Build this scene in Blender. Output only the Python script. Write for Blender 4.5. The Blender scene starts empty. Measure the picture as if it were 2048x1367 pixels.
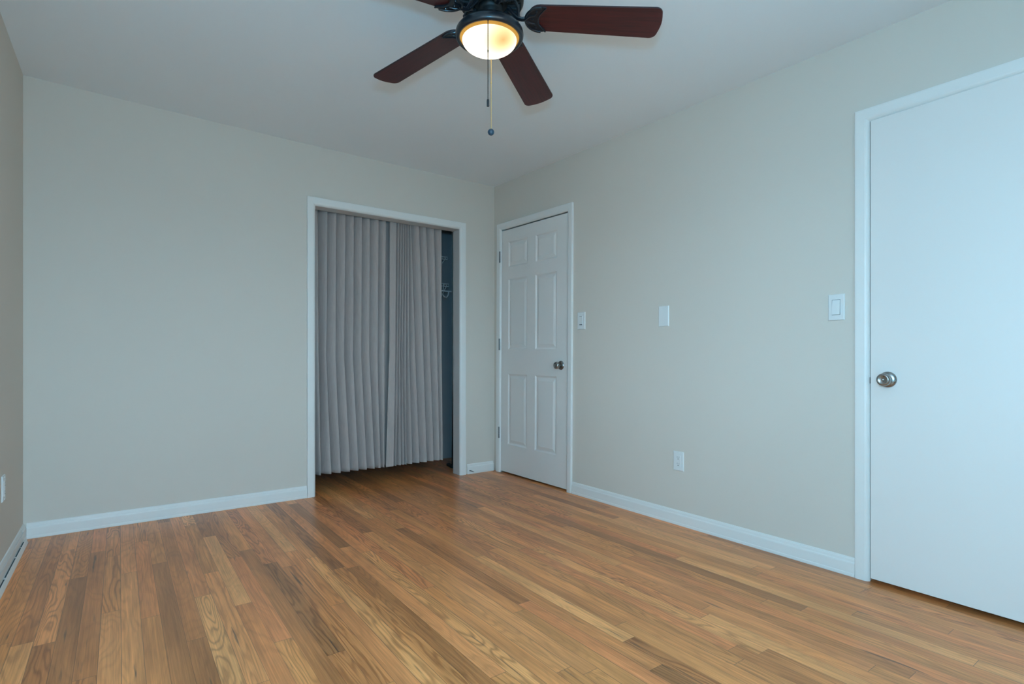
import bpy, bmesh, math, random
from mathutils import Vector, Matrix

# ------------------------------------------------------------------ camera
S = bpy.context.scene
C = S.collection
YAW = 0.6302
cam_data = bpy.data.cameras.new('camera')
cam_data.sensor_width = 36.0
cam_data.lens = 1077.327 * 36.0 / 2048.0
cam_data.shift_y = 33.95 / 2048.0
cam_data.clip_start = 0.02
cam = bpy.data.objects.new('camera', cam_data)
C.objects.link(cam)
cam.location = (-2.6245, -3.856, 0.9603)
cam.rotation_euler = (math.pi / 2, 0, -YAW)
S.camera = cam

S.view_settings.view_transform = 'Standard'
S.view_settings.look = 'None'
S.view_settings.gamma = 1.0
S.view_settings.use_curve_mapping = False
S.view_settings.exposure = 0.0
try:
    S.cycles.use_denoising = True
    S.cycles.max_bounces = 10
    S.cycles.diffuse_bounces = 7
    S.cycles.sample_clamp_indirect = 6.0
except Exception:
    pass

# ------------------------------------------------------------------ daylight: overcast blue sky over grey ground
SKY = (0.63, 0.83, 1.0)
GROUND = (0.90, 0.86, 0.80)
SKY_S, GROUND_S = 13.3, 4.3
w = bpy.data.worlds.new('world'); S.world = w; w.use_nodes = True
nt = w.node_tree; nt.nodes.clear()
o_ = nt.nodes.new('ShaderNodeOutputWorld'); bg = nt.nodes.new('ShaderNodeBackground')
tc = nt.nodes.new('ShaderNodeTexCoord'); sp = nt.nodes.new('ShaderNodeSeparateXYZ'); rp = nt.nodes.new('ShaderNodeValToRGB')
mp = nt.nodes.new('ShaderNodeMapRange')
nt.links.new(tc.outputs['Generated'], sp.inputs[0])
mp.inputs['From Min'].default_value = -1; mp.inputs['From Max'].default_value = 1
nt.links.new(sp.outputs['Z'], mp.inputs['Value'])
nt.links.new(mp.outputs[0], rp.inputs[0])
k = GROUND_S / SKY_S
rp.color_ramp.elements[0].position = 0.47; rp.color_ramp.elements[0].color = (GROUND[0]*k, GROUND[1]*k, GROUND[2]*k, 1)
rp.color_ramp.elements[1].position = 0.54; rp.color_ramp.elements[1].color = (*SKY, 1)
nt.links.new(rp.outputs[0], bg.inputs[0]); bg.inputs[1].default_value = SKY_S
nt.links.new(bg.outputs[0], o_.inputs[0])

# ------------------------------------------------------------------ room numbers (metres; x=0 right wall, y=0 back wall, z=0 floor)
XL = -3.038
YF = -4.44
WT = 0.10
WIN = (-2.85, -1.30, 0.82, 2.06)      # unseen window added behind the camera for daylight: x0, x1, z0, z1
WINW = (-4.15, -3.15, 0.82, 2.06)     # unseen window added in the left wall to light the right wall: y0, y1, z0, z1

def ceil_z(x, y):
    t = min(max(-x / 3.038, 0), 1)
    return 2.4478 - 0.00826 * x + 0.02815 * y - 0.011 * 4 * t * (1 - t) * math.exp(y * 0.8)

# portal so the sky light through the window is sampled well
pl = bpy.data.lights.new('window_portal', 'AREA'); pl.shape = 'RECTANGLE'
pl.size = WIN[1] - WIN[0]; pl.size_y = WIN[3] - WIN[2]
po = bpy.data.objects.new('window_portal', pl); C.objects.link(po)
po.location = ((WIN[0] + WIN[1]) / 2, YF - 0.13, (WIN[2] + WIN[3]) / 2)
po.rotation_euler = (math.pi / 2, 0, math.pi)   # faces +y, into the room
pl.cycles.is_portal = True
pl2 = bpy.data.lights.new('window_portal', 'AREA'); pl2.shape = 'RECTANGLE'
pl2.size = WINW[3] - WINW[2]; pl2.size_y = WINW[1] - WINW[0]
po2 = bpy.data.objects.new('window_portal', pl2); C.objects.link(po2)
po2.location = (XL - 0.13, (WINW[0] + WINW[1]) / 2, (WINW[2] + WINW[3]) / 2)
po2.rotation_euler = (0, -math.pi / 2, 0)      # faces +x, into the room
pl2.cycles.is_portal = True

# the photographer's flash, a hand's width above the camera: it throws the blade shadows onto the ceiling
fl = bpy.data.lights.new('camera_flash', 'POINT'); fl.energy = 96.0; fl.color = (0.18, 0.62, 1.0); fl.shadow_soft_size = 0.055
fo_ = bpy.data.objects.new('camera_flash', fl); C.objects.link(fo_); fo_.location = (-2.635, -3.905, 1.16)

# ------------------------------------------------------------------ materials
def new_mat(name):
    m = bpy.data.materials.new(name); m.use_nodes = True
    b = m.node_tree.nodes['Principled BSDF']
    return m, m.node_tree, b

def paint(name, col, rough=0.6, bump=0.0, scale=120.0, spec=0.5, mottled=0.0):
    m, t, b = new_mat(name)
    b.inputs['Base Color'].default_value = (*col, 1)
    b.inputs['Roughness'].default_value = rough
    b.inputs['Specular IOR Level'].default_value = spec
    tcn = t.nodes.new('ShaderNodeTexCoord')
    n = t.nodes.new('ShaderNodeTexNoise'); n.inputs['Scale'].default_value = scale; n.inputs['Detail'].default_value = 3
    t.links.new(tcn.outputs['Object'], n.inputs['Vector'])
    if bump:
        bp = t.nodes.new('ShaderNodeBump'); bp.inputs['Strength'].default_value = bump; bp.inputs['Distance'].default_value = 0.002
        t.links.new(n.outputs[0], bp.inputs['Height']); t.links.new(bp.outputs[0], b.inputs['Normal'])
    if mottled:
        n2 = t.nodes.new('ShaderNodeTexNoise'); n2.inputs['Scale'].default_value = 2.2; n2.inputs['Detail'].default_value = 4
        t.links.new(tcn.outputs['Object'], n2.inputs['Vector'])
        mx = t.nodes.new('ShaderNodeMix'); mx.data_type = 'RGBA'
        mx.inputs[6].default_value = (*[c * (1 - mottled) for c in col], 1)
        mx.inputs[7].default_value = (*[min(1, c * (1 + mottled)) for c in col], 1)
        t.links.new(n2.outputs[0], mx.inputs[0]); t.links.new(mx.outputs[2], b.inputs['Base Color'])
    return m

def metal(name, col, rough=0.3, metallic=1.0, bump=0.0, coat=0.0):
    m, t, b = new_mat(name)
    b.inputs['Base Color'].default_value = (*col, 1)
    b.inputs['Metallic'].default_value = metallic
    b.inputs['Coat Weight'].default_value = coat
    tcn = t.nodes.new('ShaderNodeTexCoord')
    n = t.nodes.new('ShaderNodeTexNoise'); n.inputs['Scale'].default_value = 60
    t.links.new(tcn.outputs['Object'], n.inputs['Vector'])
    mr = t.nodes.new('ShaderNodeMapRange'); mr.inputs['To Min'].default_value = rough * 0.8; mr.inputs['To Max'].default_value = rough * 1.25
    t.links.new(n.outputs[0], mr.inputs[0]); t.links.new(mr.outputs[0], b.inputs['Roughness'])
    return m

M = {}
M['wall'] = paint('beige_wall_paint', (0.668, 0.600, 0.53), 0.75, 0.08, 180, 0.3, 0.012)
M['ceiling'] = paint('ceiling_paint', (0.82, 0.83, 0.84), 0.9, 0.05, 150, 0.2, 0.012)
M['trim'] = paint('white_trim_paint', (0.79, 0.765, 0.735), 0.38, 0.03, 60, 0.5)
M['door'] = paint('white_door_paint', (0.79, 0.745, 0.71), 0.42, 0.03, 70, 0.5)
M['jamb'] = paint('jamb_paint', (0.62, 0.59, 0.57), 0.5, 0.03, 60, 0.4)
M['plastic'] = paint('white_plastic', (0.74, 0.74, 0.73), 0.3, 0.0, 60, 0.5)
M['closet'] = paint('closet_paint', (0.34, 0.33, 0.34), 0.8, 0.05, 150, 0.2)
M['hall'] = paint('hall_paint', (0.45, 0.42, 0.38), 0.8)
M['nickel'] = metal('satin_nickel', (0.36, 0.35, 0.34), 0.28)
M['hinge'] = metal('tarnished_hinge_steel', (0.22, 0.23, 0.24), 0.4)
M['fanmetal'] = metal('dark_bronze', (0.010, 0.014, 0.020), 0.30, 0.25, coat=0.25)
M['fin'] = metal('grey_bronze_fins', (0.040, 0.047, 0.052), 0.4, 0.3)
M['fancore'] = metal('black_motor_paint', (0.006, 0.007, 0.008), 0.5, 0.1)
M['brass'] = metal('brass', (0.75, 0.52, 0.20), 0.35)
M['black'] = paint('black_rubber', (0.012, 0.013, 0.015), 0.5)
M['slot'] = paint('dark_slot', (0.015, 0.017, 0.02), 0.8)
M['regslot'] = paint('register_slot_shade', (0.07, 0.09, 0.10), 0.8)
M['gap'] = paint('switch_gap_shade', (0.22, 0.23, 0.24), 0.6)
M['fob'] = paint('dark_blue_fob', (0.02, 0.05, 0.08), 0.35)
M['wire'] = paint('white_vinyl_wire', (0.75, 0.76, 0.76), 0.4)

def floor_material():
    m, t, b = new_mat('oak_strip_floor')
    N, L = t.nodes, t.links
    def math_(op, a, c=None, d=None):
        n = N.new('ShaderNodeMath'); n.operation = op
        for i, v in enumerate((a, c, d)):
            if v is None: continue
            if isinstance(v, (int, float)): n.inputs[i].default_value = v
            else: L.new(v, n.inputs[i])
        return n.outputs[0]
    def comb(x, y, z):
        n = N.new('ShaderNodeCombineXYZ')
        for i, v in enumerate((x, y, z)):
            if isinstance(v, (int, float)): n.inputs[i].default_value = v
            else: L.new(v, n.inputs[i])
        return n.outputs[0]
    def noise(vec, scale, detail=3, rough=0.5, dist=0.0):
        n = N.new('ShaderNodeTexNoise'); n.inputs['Scale'].default_value = scale; n.inputs['Detail'].default_value = detail
        n.inputs['Roughness'].default_value = rough; n.inputs['Distortion'].default_value = dist
        L.new(vec, n.inputs['Vector']); return n.outputs[0]
    def white(vec):
        n = N.new('ShaderNodeTexWhiteNoise'); n.noise_dimensions = '3D'; L.new(vec, n.inputs['Vector']); return n
    def mix(f, a, c, mode='MIX'):
        n = N.new('ShaderNodeMix'); n.data_type = 'RGBA'; n.blend_type = mode
        for s, v in ((0, f), (6, a), (7, c)):
            if isinstance(v, (int, float)): n.inputs[s].default_value = v
            elif isinstance(v, tuple): n.inputs[s].default_value = (*v, 1)
            else: L.new(v, n.inputs[s])
        return n.outputs[2]
    g = N.new('ShaderNodeNewGeometry'); s = N.new('ShaderNodeSeparateXYZ'); L.new(g.outputs['Position'], s.inputs[0])
    X, Y = s.outputs[0], s.outputs[1]
    PW = 0.0598
    u = math_('DIVIDE', math_('ADD', X, 2.619), PW)
    col = math_('FLOOR', u); fu = math_('FRACT', u)
    r1 = white(comb(col, 3.1, 0.7)); sep1 = N.new('ShaderNodeSeparateColor'); L.new(r1.outputs['Color'], sep1.inputs[0])
    plen = math_('MULTIPLY_ADD', sep1.outputs[0], 0.85, 0.80)
    v = math_('DIVIDE', math_('ADD', Y, math_('MULTIPLY', sep1.outputs[1], 3.0)), plen)
    # jitter board ends so the lengths in one row differ
    vr = math_('FLOOR', v)
    fv = math_('FRACT', v)
    jit = math_('MULTIPLY', white(comb(col, vr, 9.3)).outputs['Value'], 0.45)
    cut = math_('LESS_THAN', fv, jit)
    row = math_('SUBTRACT', vr, cut)
    # distance to board end along y
    de = math_('MULTIPLY', math_('ABSOLUTE', math_('SUBTRACT', fv, jit)), plen)
    rb = white(comb(col, row, 1.7)); sb = N.new('ShaderNodeSeparateColor'); L.new(rb.outputs['Color'], sb.inputs[0])
    ra, rb_, rc = sb.outputs[0], sb.outputs[1], sb.outputs[2]
    # base tone per board
    cr = N.new('ShaderNodeValToRGB'); L.new(ra, cr.inputs[0]); cr.color_ramp.interpolation = 'LINEAR'
    e = cr.color_ramp.elements
    stops = [(0, (0.5, 0.185, 0.06)), (0.07, (0.562, 0.198, 0.062)), (0.2, (0.713, 0.252, 0.08)), (0.45, (0.788, 0.299, 0.094)), (0.62, (0.853, 0.314, 0.098)), (0.78, (0.81, 0.266, 0.09)), (0.9, (0.907, 0.355, 0.118)), (1, (0.95, 0.402, 0.14))]
    e[0].position, e[0].color = stops[0][0], (*stops[0][1], 1)
    e[1].position, e[1].color = stops[-1][0], (*stops[-1][1], 1)
    for p_, c_ in stops[1:-1]:
        q = e.new(p_); q.color = (*c_, 1)
    base = cr.outputs[0]
    # cathedral grain: contour lines of a stretched noise, different on each board
    seed = math_('MULTIPLY', rb_, 37.0)
    gx = math_('MULTIPLY', math_('MULTIPLY', math_('SUBTRACT', fu, 0.5), PW), math_('MULTIPLY_ADD', rc, 7.0, 7.0))
    gy = math_('MULTIPLY', Y, math_('MULTIPLY_ADD', rb_, 1.0, 0.75))
    field = noise(comb(gx, gy, seed), 1.0, 2, 0.40, 0.12)
    wig = noise(comb(math_('MULTIPLY', X, 30.0), math_('MULTIPLY', Y, 9.0), seed), 1.0, 2)
    ph = math_('ADD', math_('MULTIPLY', field, 17.0), math_('MULTIPLY', wig, 0.7))
    ring = math_('MULTIPLY_ADD', math_('SINE', math_('MULTIPLY', ph, 6.2832)), 0.5, 0.5)
    ring = math_('POWER', ring, 2.6)
    strength = math_('MULTIPLY', ring, math_('MULTIPLY_ADD', math_('POWER', rc, 2.0), 0.62, 0.14))
    wavy = mix(strength, base, mix(1.0, base, (0.46, 0.38, 0.33), 'MULTIPLY'))
    # fine fibres
    fib = noise(comb(math_('MULTIPLY', X, 330.0), math_('MULTIPLY', Y, 7.0), seed), 1.0, 3, 0.6)
    fibf = N.new('ShaderNodeMapRange'); fibf.inputs['From Min'].default_value = 0.35; fibf.inputs['From Max'].default_value = 0.75
    fibf.inputs['To Min'].default_value = 1.05; fibf.inputs['To Max'].default_value = 0.82; L.new(fib, fibf.inputs[0])
    fb = N.new('ShaderNodeMix'); fb.data_type = 'RGBA'; fb.blend_type = 'MULTIPLY'; fb.inputs[0].default_value = 1.0
    L.new(wavy, fb.inputs[6])
    cc = N.new('ShaderNodeCombineColor')
    for i in range(3): L.new(fibf.outputs[0], cc.inputs[i])
    L.new(cc.outputs[0], fb.inputs[7])
    # long hair-thin streaks
    lg = noise(comb(math_('MULTIPLY', X, 150.0), math_('MULTIPLY', Y, 1.6), math_('ADD', seed, 2.0)), 1.0, 3, 0.6)
    lgm = N.new('ShaderNodeMapRange'); lgm.inputs['From Min'].default_value = 0.3; lgm.inputs['From Max'].default_value = 0.7
    lgm.inputs['To Min'].default_value = 0.84; lgm.inputs['To Max'].default_value = 1.10; L.new(lg, lgm.inputs[0])
    c1_ = N.new('ShaderNodeCombineColor')
    L.new(lgm.outputs[0], c1_.inputs[0]); L.new(math_('POWER', lgm.outputs[0], 1.25), c1_.inputs[1]); L.new(math_('POWER', lgm.outputs[0], 1.5), c1_.inputs[2])
    fbs = mix(1.0, fb.outputs[2], c1_.outputs[0], 'MULTIPLY')
    # slow tone drift within a board
    dr = noise(comb(math_('MULTIPLY', X, 14.0), math_('MULTIPLY', Y, 2.2), seed), 1.0, 2)
    drm = N.new('ShaderNodeMapRange'); drm.inputs['From Min'].default_value = 0.3; drm.inputs['From Max'].default_value = 0.7
    drm.inputs['To Min'].default_value = 0.80; drm.inputs['To Max'].default_value = 1.14; L.new(dr, drm.inputs[0])
    c2 = N.new('ShaderNodeCombineColor')
    for i in range(3): L.new(drm.outputs[0], c2.inputs[i])
    drift = mix(1.0, fbs, c2.outputs[0], 'MULTIPLY')
    # dark mineral streaks and knots on a few boards
    st = noise(comb(math_('MULTIPLY', X, 55.0), math_('MULTIPLY', Y, 3.2), math_('ADD', seed, 5.0)), 1.0, 2, 0.5, 0.3)
    stm = N.new('ShaderNodeMapRange'); stm.inputs['From Min'].default_value = 0.69; stm.inputs['From Max'].default_value = 0.76
    L.new(st, stm.inputs[0])
    streak = mix(math_('MULTIPLY', stm.outputs[0], 0.75), drift, (0.10, 0.055, 0.035))
    kn = N.new('ShaderNodeTexVoronoi'); kn.inputs['Scale'].default_value = 1.0
    L.new(comb(math_('MULTIPLY', X, 3.4), math_('MULTIPLY', Y, 1.5), 0.0), kn.inputs['Vector'])
    km = N.new('ShaderNodeMapRange'); km.inputs['From Min'].default_value = 0.030; km.inputs['From Max'].default_value = 0.012
    L.new(kn.outputs['Distance'], km.inputs[0])
    knot = mix(math_('MULTIPLY', km.outputs[0], 0.8), streak, (0.07, 0.035, 0.025))
    # seams
    eu = math_('MULTIPLY', math_('MINIMUM', fu, math_('SUBTRACT', 1.0, fu)), PW)
    sw = math_('MULTIPLY_ADD', sep1.outputs[2], 0.0007, 0.0004)
    s1 = math_('LESS_THAN', eu, sw)
    s2 = math_('LESS_THAN', de, 0.0009)
    seam = math_('MAXIMUM', s1, s2)
    out = mix(math_('MULTIPLY', seam, 0.62), knot, (0.075, 0.04, 0.025))
    L.new(out, b.inputs['Base Color'])
    b.inputs['Roughness'].default_value = 0.34
    rr = math_('MULTIPLY_ADD', fib, 0.10, 0.27); L.new(rr, b.inputs['Roughness'])
    b.inputs['Specular IOR Level'].default_value = 0.5
    bp = N.new('ShaderNodeBump'); bp.inputs['Strength'].default_value = 0.22; bp.inputs['Distance'].default_value = 0.0012
    hh = math_('SUBTRACT', math_('MULTIPLY', noise(comb(math_('MULTIPLY', X, 9.0), math_('MULTIPLY', Y, 1.4), 0.0), 1.0, 2), 1.2), seam)
    L.new(hh, bp.inputs['Height']); L.new(bp.outputs[0], b.inputs['Normal'])
    return m
M['floor'] = floor_material()

def blade_material():
    m, t, b = new_mat('mahogany_blade_lacquer')
    N, L = t.nodes, t.links
    tcn = N.new('ShaderNodeTexCoord'); mpn = N.new('ShaderNodeMapping'); mpn.inputs['Scale'].default_value = (6, 90, 60)
    L.new(tcn.outputs['Object'], mpn.inputs[0])
    n = N.new('ShaderNodeTexNoise'); n.inputs['Scale'].default_value = 1.0; n.inputs['Detail'].default_value = 5; n.inputs['Distortion'].default_value = 0.6
    L.new(mpn.outputs[0], n.inputs['Vector'])
    r = N.new('ShaderNodeValToRGB'); L.new(n.outputs[0], r.inputs[0])
    r.color_ramp.elements[0].position = 0.3; r.color_ramp.elements[0].color = (0.036, 0.0062, 0.006, 1)
    r.color_ramp.elements[1].position = 0.72; r.color_ramp.elements[1].color = (0.078, 0.0115, 0.0115, 1)
    L.new(r.outputs[0], b.inputs['Base Color']); b.inputs['Roughness'].default_value = 0.38
    return m
M['blade'] = blade_material()
M['bladeedge'] = paint('blade_edge_band', (0.018, 0.010, 0.014), 0.35)

def curtain_material():
    m, t, b = new_mat('mauve_grey_woven_fabric')
    N, L = t.nodes, t.links
    tcn = N.new('ShaderNodeTexCoord')
    mpn = N.new('ShaderNodeMapping'); mpn.inputs['Scale'].default_value = (500, 60, 14); L.new(tcn.outputs['Object'], mpn.inputs[0])
    n = N.new('ShaderNodeTexNoise'); n.inputs['Scale'].default_value = 1; n.inputs['Detail'].default_value = 3; L.new(mpn.outputs[0], n.inputs['Vector'])
    r = N.new('ShaderNodeValToRGB'); L.new(n.outputs[0], r.inputs[0])
    r.color_ramp.elements[0].position = 0.25; r.color_ramp.elements[0].color = (0.385, 0.325, 0.305, 1)
    r.color_ramp.elements[1].position = 0.75; r.color_ramp.elements[1].color = (0.470, 0.40, 0.370, 1)
    L.new(r.outputs[0], b.inputs['Base Color']); b.inputs['Roughness'].default_value = 0.85
    b.inputs['Specular IOR Level'].default_value = 0.2
    b.inputs['Sheen Weight'].default_value = 0.15
    bp = N.new('ShaderNodeBump'); bp.inputs['Strength'].default_value = 0.15; bp.inputs['Distance'].default_value = 0.001
    L.new(n.outputs[0], bp.inputs['Height']); L.new(bp.outputs[0], b.inputs['Normal'])
    return m
M['curtain'] = curtain_material()

def bowl_material():
    # frosted glass lit from inside by two bulbs: white where the near bulb sits, amber over the dimmer one
    m = bpy.data.materials.new('lit_frosted_glass'); m.use_nodes = True
    t = m.node_tree; N, L = t.nodes, t.links; N.clear()
    out = N.new('ShaderNodeOutputMaterial'); em = N.new('ShaderNodeEmission'); L.new(em.outputs[0], out.inputs[0])
    tcn = N.new('ShaderNodeTexCoord')
    d = N.new('ShaderNodeVectorMath'); d.operation = 'DISTANCE'; L.new(tcn.outputs['Object'], d.inputs[0])
    d.inputs[1].default_value = (0.010, -0.074, -0.048)
    r = N.new('ShaderNodeValToRGB'); L.new(d.outputs['Value'], r.inputs[0])
    e = r.color_ramp.elements
    e[0].position = 0.0; e[0].color = (1.0, 0.64, 0.24, 1)
    e[1].position = 0.13; e[1].color = (1.0, 0.90, 0.74, 1)
    q = e.new(0.028); q.color = (1.0, 0.72, 0.34, 1)
    q = e.new(0.060); q.color = (1.0, 0.82, 0.52, 1)
    L.new(r.outputs[0], em.inputs[0])
    s = N.new('ShaderNodeMapRange'); s.inputs['From Min'].default_value = 0.0; s.inputs['From Max'].default_value = 0.13
    s.inputs['To Min'].default_value = 0.92; s.inputs['To Max'].default_value = 2.6
    L.new(d.outputs['Value'], s.inputs[0]); L.new(s.outputs[0], em.inputs[1])
    return m
M['bowl'] = bowl_material()
def rim_glow_material():  # gold rim of the light kit; bulb light on it put in as emission
    m = bpy.data.materials.new('gold_rim_painted_glow'); m.use_nodes = True
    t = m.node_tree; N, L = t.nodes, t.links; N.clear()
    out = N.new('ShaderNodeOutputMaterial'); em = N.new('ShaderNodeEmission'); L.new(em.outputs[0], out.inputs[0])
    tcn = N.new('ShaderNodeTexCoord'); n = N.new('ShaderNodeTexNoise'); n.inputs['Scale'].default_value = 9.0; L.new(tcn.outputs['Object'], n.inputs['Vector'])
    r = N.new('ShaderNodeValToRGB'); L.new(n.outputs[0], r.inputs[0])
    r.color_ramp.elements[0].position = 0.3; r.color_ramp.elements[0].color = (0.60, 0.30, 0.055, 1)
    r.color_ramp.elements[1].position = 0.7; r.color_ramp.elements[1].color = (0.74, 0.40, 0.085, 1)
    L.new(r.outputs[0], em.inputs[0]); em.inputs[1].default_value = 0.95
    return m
M['lip'] = rim_glow_material()

def pane_material():
    m = bpy.data.materials.new('window_glass'); m.use_nodes = True
    t = m.node_tree; N, L = t.nodes, t.links; N.clear()
    out = N.new('ShaderNodeOutputMaterial'); mx = N.new('ShaderNodeMixShader'); tr = N.new('ShaderNodeBsdfTransparent'); gl = N.new('ShaderNodeBsdfGlossy')
    gl.inputs['Roughness'].default_value = 0.02; fr = N.new('ShaderNodeFresnel'); fr.inputs[0].default_value = 1.45
    tr.inputs[0].default_value = (0.97, 0.99, 0.98, 1)
    L.new(fr.outputs[0], mx.inputs[0]); L.new(tr.outputs[0], mx.inputs[1]); L.new(gl.outputs[0], mx.inputs[2]); L.new(mx.outputs[0], out.inputs[0])
    return m
M['pane'] = pane_material()

# ------------------------------------------------------------------ mesh helpers
def link(name, bm, mat, parent=None, smooth=False, bevel=0.0, seg=2, loc=None):
    bmesh.ops.recalc_face_normals(bm, faces=bm.faces)
    me = bpy.data.meshes.new(name); bm.to_mesh(me); bm.free()
    mats = mat if isinstance(mat, (list, tuple)) else [mat]
    for m in mats: me.materials.append(m)
    if smooth:
        for p in me.polygons: p.use_smooth = True
    o = bpy.data.objects.new(name, me); C.objects.link(o)
    if parent is not None: o.parent = parent
    if loc is not None: o.location = loc
    if bevel:
        md = o.modifiers.new('bevel', 'BEVEL'); md.width = bevel; md.segments = seg; md.limit_method = 'ANGLE'; md.angle_limit = math.radians(35)
    return o

def struct(o, kind='structure'):
    o['kind'] = kind; return o

def tag(o, label, cat, group=None):
    o['label'] = label; o['category'] = cat
    if group: o['group'] = group
    return o

def empty(name, loc):
    o = bpy.data.objects.new(name, None); C.objects.link(o); o.location = loc; o.empty_display_size = 0.05
    return o

def box(bm, x0, x1, y0, y1, z0, z1, mi=0):
    vs = [bm.verts.new(p) for p in ((x0,y0,z0),(x1,y0,z0),(x1,y1,z0),(x0,y1,z0),(x0,y0,z1),(x1,y0,z1),(x1,y1,z1),(x0,y1,z1))]
    for f in ((0,3,2,1),(4,5,6,7),(0,1,5,4),(1,2,6,5),(2,3,7,6),(3,0,4,7)):
        q = bm.faces.new([vs[i] for i in f]); q.material_index = mi
    return vs

def lathe(bm, prof, n=64, mi=0, c=(0,0,0), close=True):
    rings = []
    for r, z in prof:
        if r < 1e-6: rings.append([bm.verts.new((c[0], c[1], c[2] + z))])
        else: rings.append([bm.verts.new((c[0] + r*math.cos(2*math.pi*i/n), c[1] + r*math.sin(2*math.pi*i/n), c[2] + z)) for i in range(n)])
    for a, b in zip(rings, rings[1:]):
        for i in range(n):
            j = (i + 1) % n
            if len(a) == 1 and len(b) == 1: continue
            if len(a) == 1: f = bm.faces.new((a[0], b[i], b[j]))
            elif len(b) == 1: f = bm.faces.new((a[i], b[0], a[j]))
            else: f = bm.faces.new((a[i], b[i], b[j], a[j]))
            f.material_index = mi
    return rings

def tube(bm, pts, r, n=10, cap=True, flat=1.0):
    pts = [Vector(p) for p in pts]; rings = []
    up = Vector((0, 0, 1))
    for i, p in enumerate(pts):
        d = (pts[min(i+1, len(pts)-1)] - pts[max(i-1, 0)]).normalized()
        a = d.cross(up)
        if a.length < 1e-4: a = Vector((1, 0, 0))
        a.normalize(); b = a.cross(d).normalized()
        rr = r[i] if isinstance(r, (list, tuple)) else r
        rings.append([bm.verts.new(p + a*rr*math.cos(2*math.pi*k/n) + b*rr*flat*math.sin(2*math.pi*k/n)) for k in range(n)])
    for A, B in zip(rings, rings[1:]):
        for k in range(n):
            bm.faces.new((A[k], A[(k+1) % n], B[(k+1) % n], B[k]))
    if cap:
        bm.faces.new(rings[0]); bm.faces.new(list(reversed(rings[-1])))

def prism(bm, outline, z0, z1, mi_side=0, mi_bot=0, mi_top=0):
    lo = [bm.verts.new((x, y, z0)) for x, y in outline]; hi = [bm.verts.new((x, y, z1)) for x, y in outline]
    f = bm.faces.new(list(reversed(lo))); f.material_index = mi_bot
    f = bm.faces.new(hi); f.material_index = mi_top
    n = len(outline)
    for i in range(n):
        f = bm.faces.new((lo[i], lo[(i+1) % n], hi[(i+1) % n], hi[i])); f.material_index = mi_side

CASE = [(0.0, 0.0), (0.0005, 0.002), (0.003, 0.0065), (0.007, 0.0110), (0.012, 0.0140), (0.018, 0.0155), (0.034, 0.0162), (0.050, 0.0165), (0.0562, 0.0160), (0.0575, 0.0145), (0.0575, 0.0)]
def casing(bm, s0, s1, ztop, plane, width=0.0575, flip=False, skipfoot=0.0):
    """door casing on a wall plane; (s0,s1) inner opening edges along the wall, plane(s, z, t) -> world point"""
    k = width / 0.0575
    prof = [(a*k, t) for a, t in CASE]
    def pt(s, z, t): return Vector(plane(s, z, t))
    # left leg, head, right leg with mitres
    rows = []
    for (s, z, ds, dz) in ((s0, skipfoot, -1, 0), (s0, ztop, -1, 1), (s1, ztop, 1, 1), (s1, skipfoot, 1, 0)):
        rows.append([bm.verts.new(pt(s + ds*a, z + dz*a, t)) for a, t in prof])
    m = len(prof)
    for P, Q in zip(rows, rows[1:]):
        for i in range(m):
            bm.faces.new((P[i], P[(i+1) % m], Q[(i+1) % m], Q[i]))
    bm.faces.new(rows[0]); bm.faces.new(list(reversed(rows[-1])))

# ------------------------------------------------------------------ floor, ceiling, walls
bm = bmesh.new(); box(bm, XL - 0.12, 1.3, YF - 0.12, 0.90, -0.08, 0.0)
struct(link('floor', bm, M['floor']))

bm = bmesh.new()
nx, ny = 24, 12
g = [[bm.verts.new((XL - 0.02 + (-XL + 0.04) * i / nx, 0.02 + (YF - 0.04) * j / ny,
      ceil_z(XL - 0.02 + (-XL + 0.04) * i / nx, 0.02 + (YF - 0.04) * j / ny))) for j in range(ny + 1)] for i in range(nx + 1)]
up = [[bm.verts.new((v.co.x, v.co.y, 2.62)) for v in r] for r in g]
for i in range(nx):
    for j in range(ny):
        bm.faces.new((g[i][j], g[i][j+1], g[i+1][j+1], g[i+1][j]))
        bm.faces.new((up[i][j], up[i+1][j], up[i+1][j+1], up[i][j+1]))
for i in range(nx):
    bm.faces.new((g[i][0], g[i+1][0], up[i+1][0], up[i][0])); bm.faces.new((g[i][ny], up[i][ny], up[i+1][ny], g[i+1][ny]))
for j in range(ny):
    bm.faces.new((g[0][j], up[0][j], up[0][j+1], g[0][j+1])); bm.faces.new((g[nx][j], g[nx][j+1], up[nx][j+1], up[nx][j]))
struct(link('ceiling', bm, M['ceiling'], smooth=False))

HT = 2.60
# back wall with the closet opening
CL, CR, CT = -1.5162, -0.3519, 2.0313       # clear closet opening
bm = bmesh.new()
box(bm, XL - 0.12, CL - 0.018, 0, WT, 0, HT); box(bm, CR + 0.018, 0.0, 0, WT, 0, HT)
box(bm, CL - 0.018, CR + 0.018, 0, WT, CT + 0.018, HT)
struct(link('wall_back', bm, M['wall']))
bm = bmesh.new(); box(bm, XL - 0.12, XL, YF - 0.12, WINW[0], 0, HT); box(bm, XL - 0.12, XL, WINW[1], 0, 0, HT)
box(bm, XL - 0.12, XL, WINW[0], WINW[1], 0, WINW[2]); box(bm, XL - 0.12, XL, WINW[0], WINW[1], WINW[3], HT)
struct(link('wall_left', bm, M['wall']))
# right wall with the two door openings
D1 = (-0.955, -0.080, 2.060); D2 = (-3.675, -2.872, 2.02)
bm = bmesh.new()
box(bm, 0, 0.12, D1[1], 0.90, 0, HT); box(bm, 0, 0.12, D1[0], D1[1], D1[2], HT)
box(bm, 0, 0.12, D2[1], D1[0], 0, HT); box(bm, 0, 0.12, D2[0], D2[1], D2[2], HT)
box(bm, 0, 0.12, YF - 0.12, D2[0], 0, HT)
struct(link('wall_right', bm, M['wall']))
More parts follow.
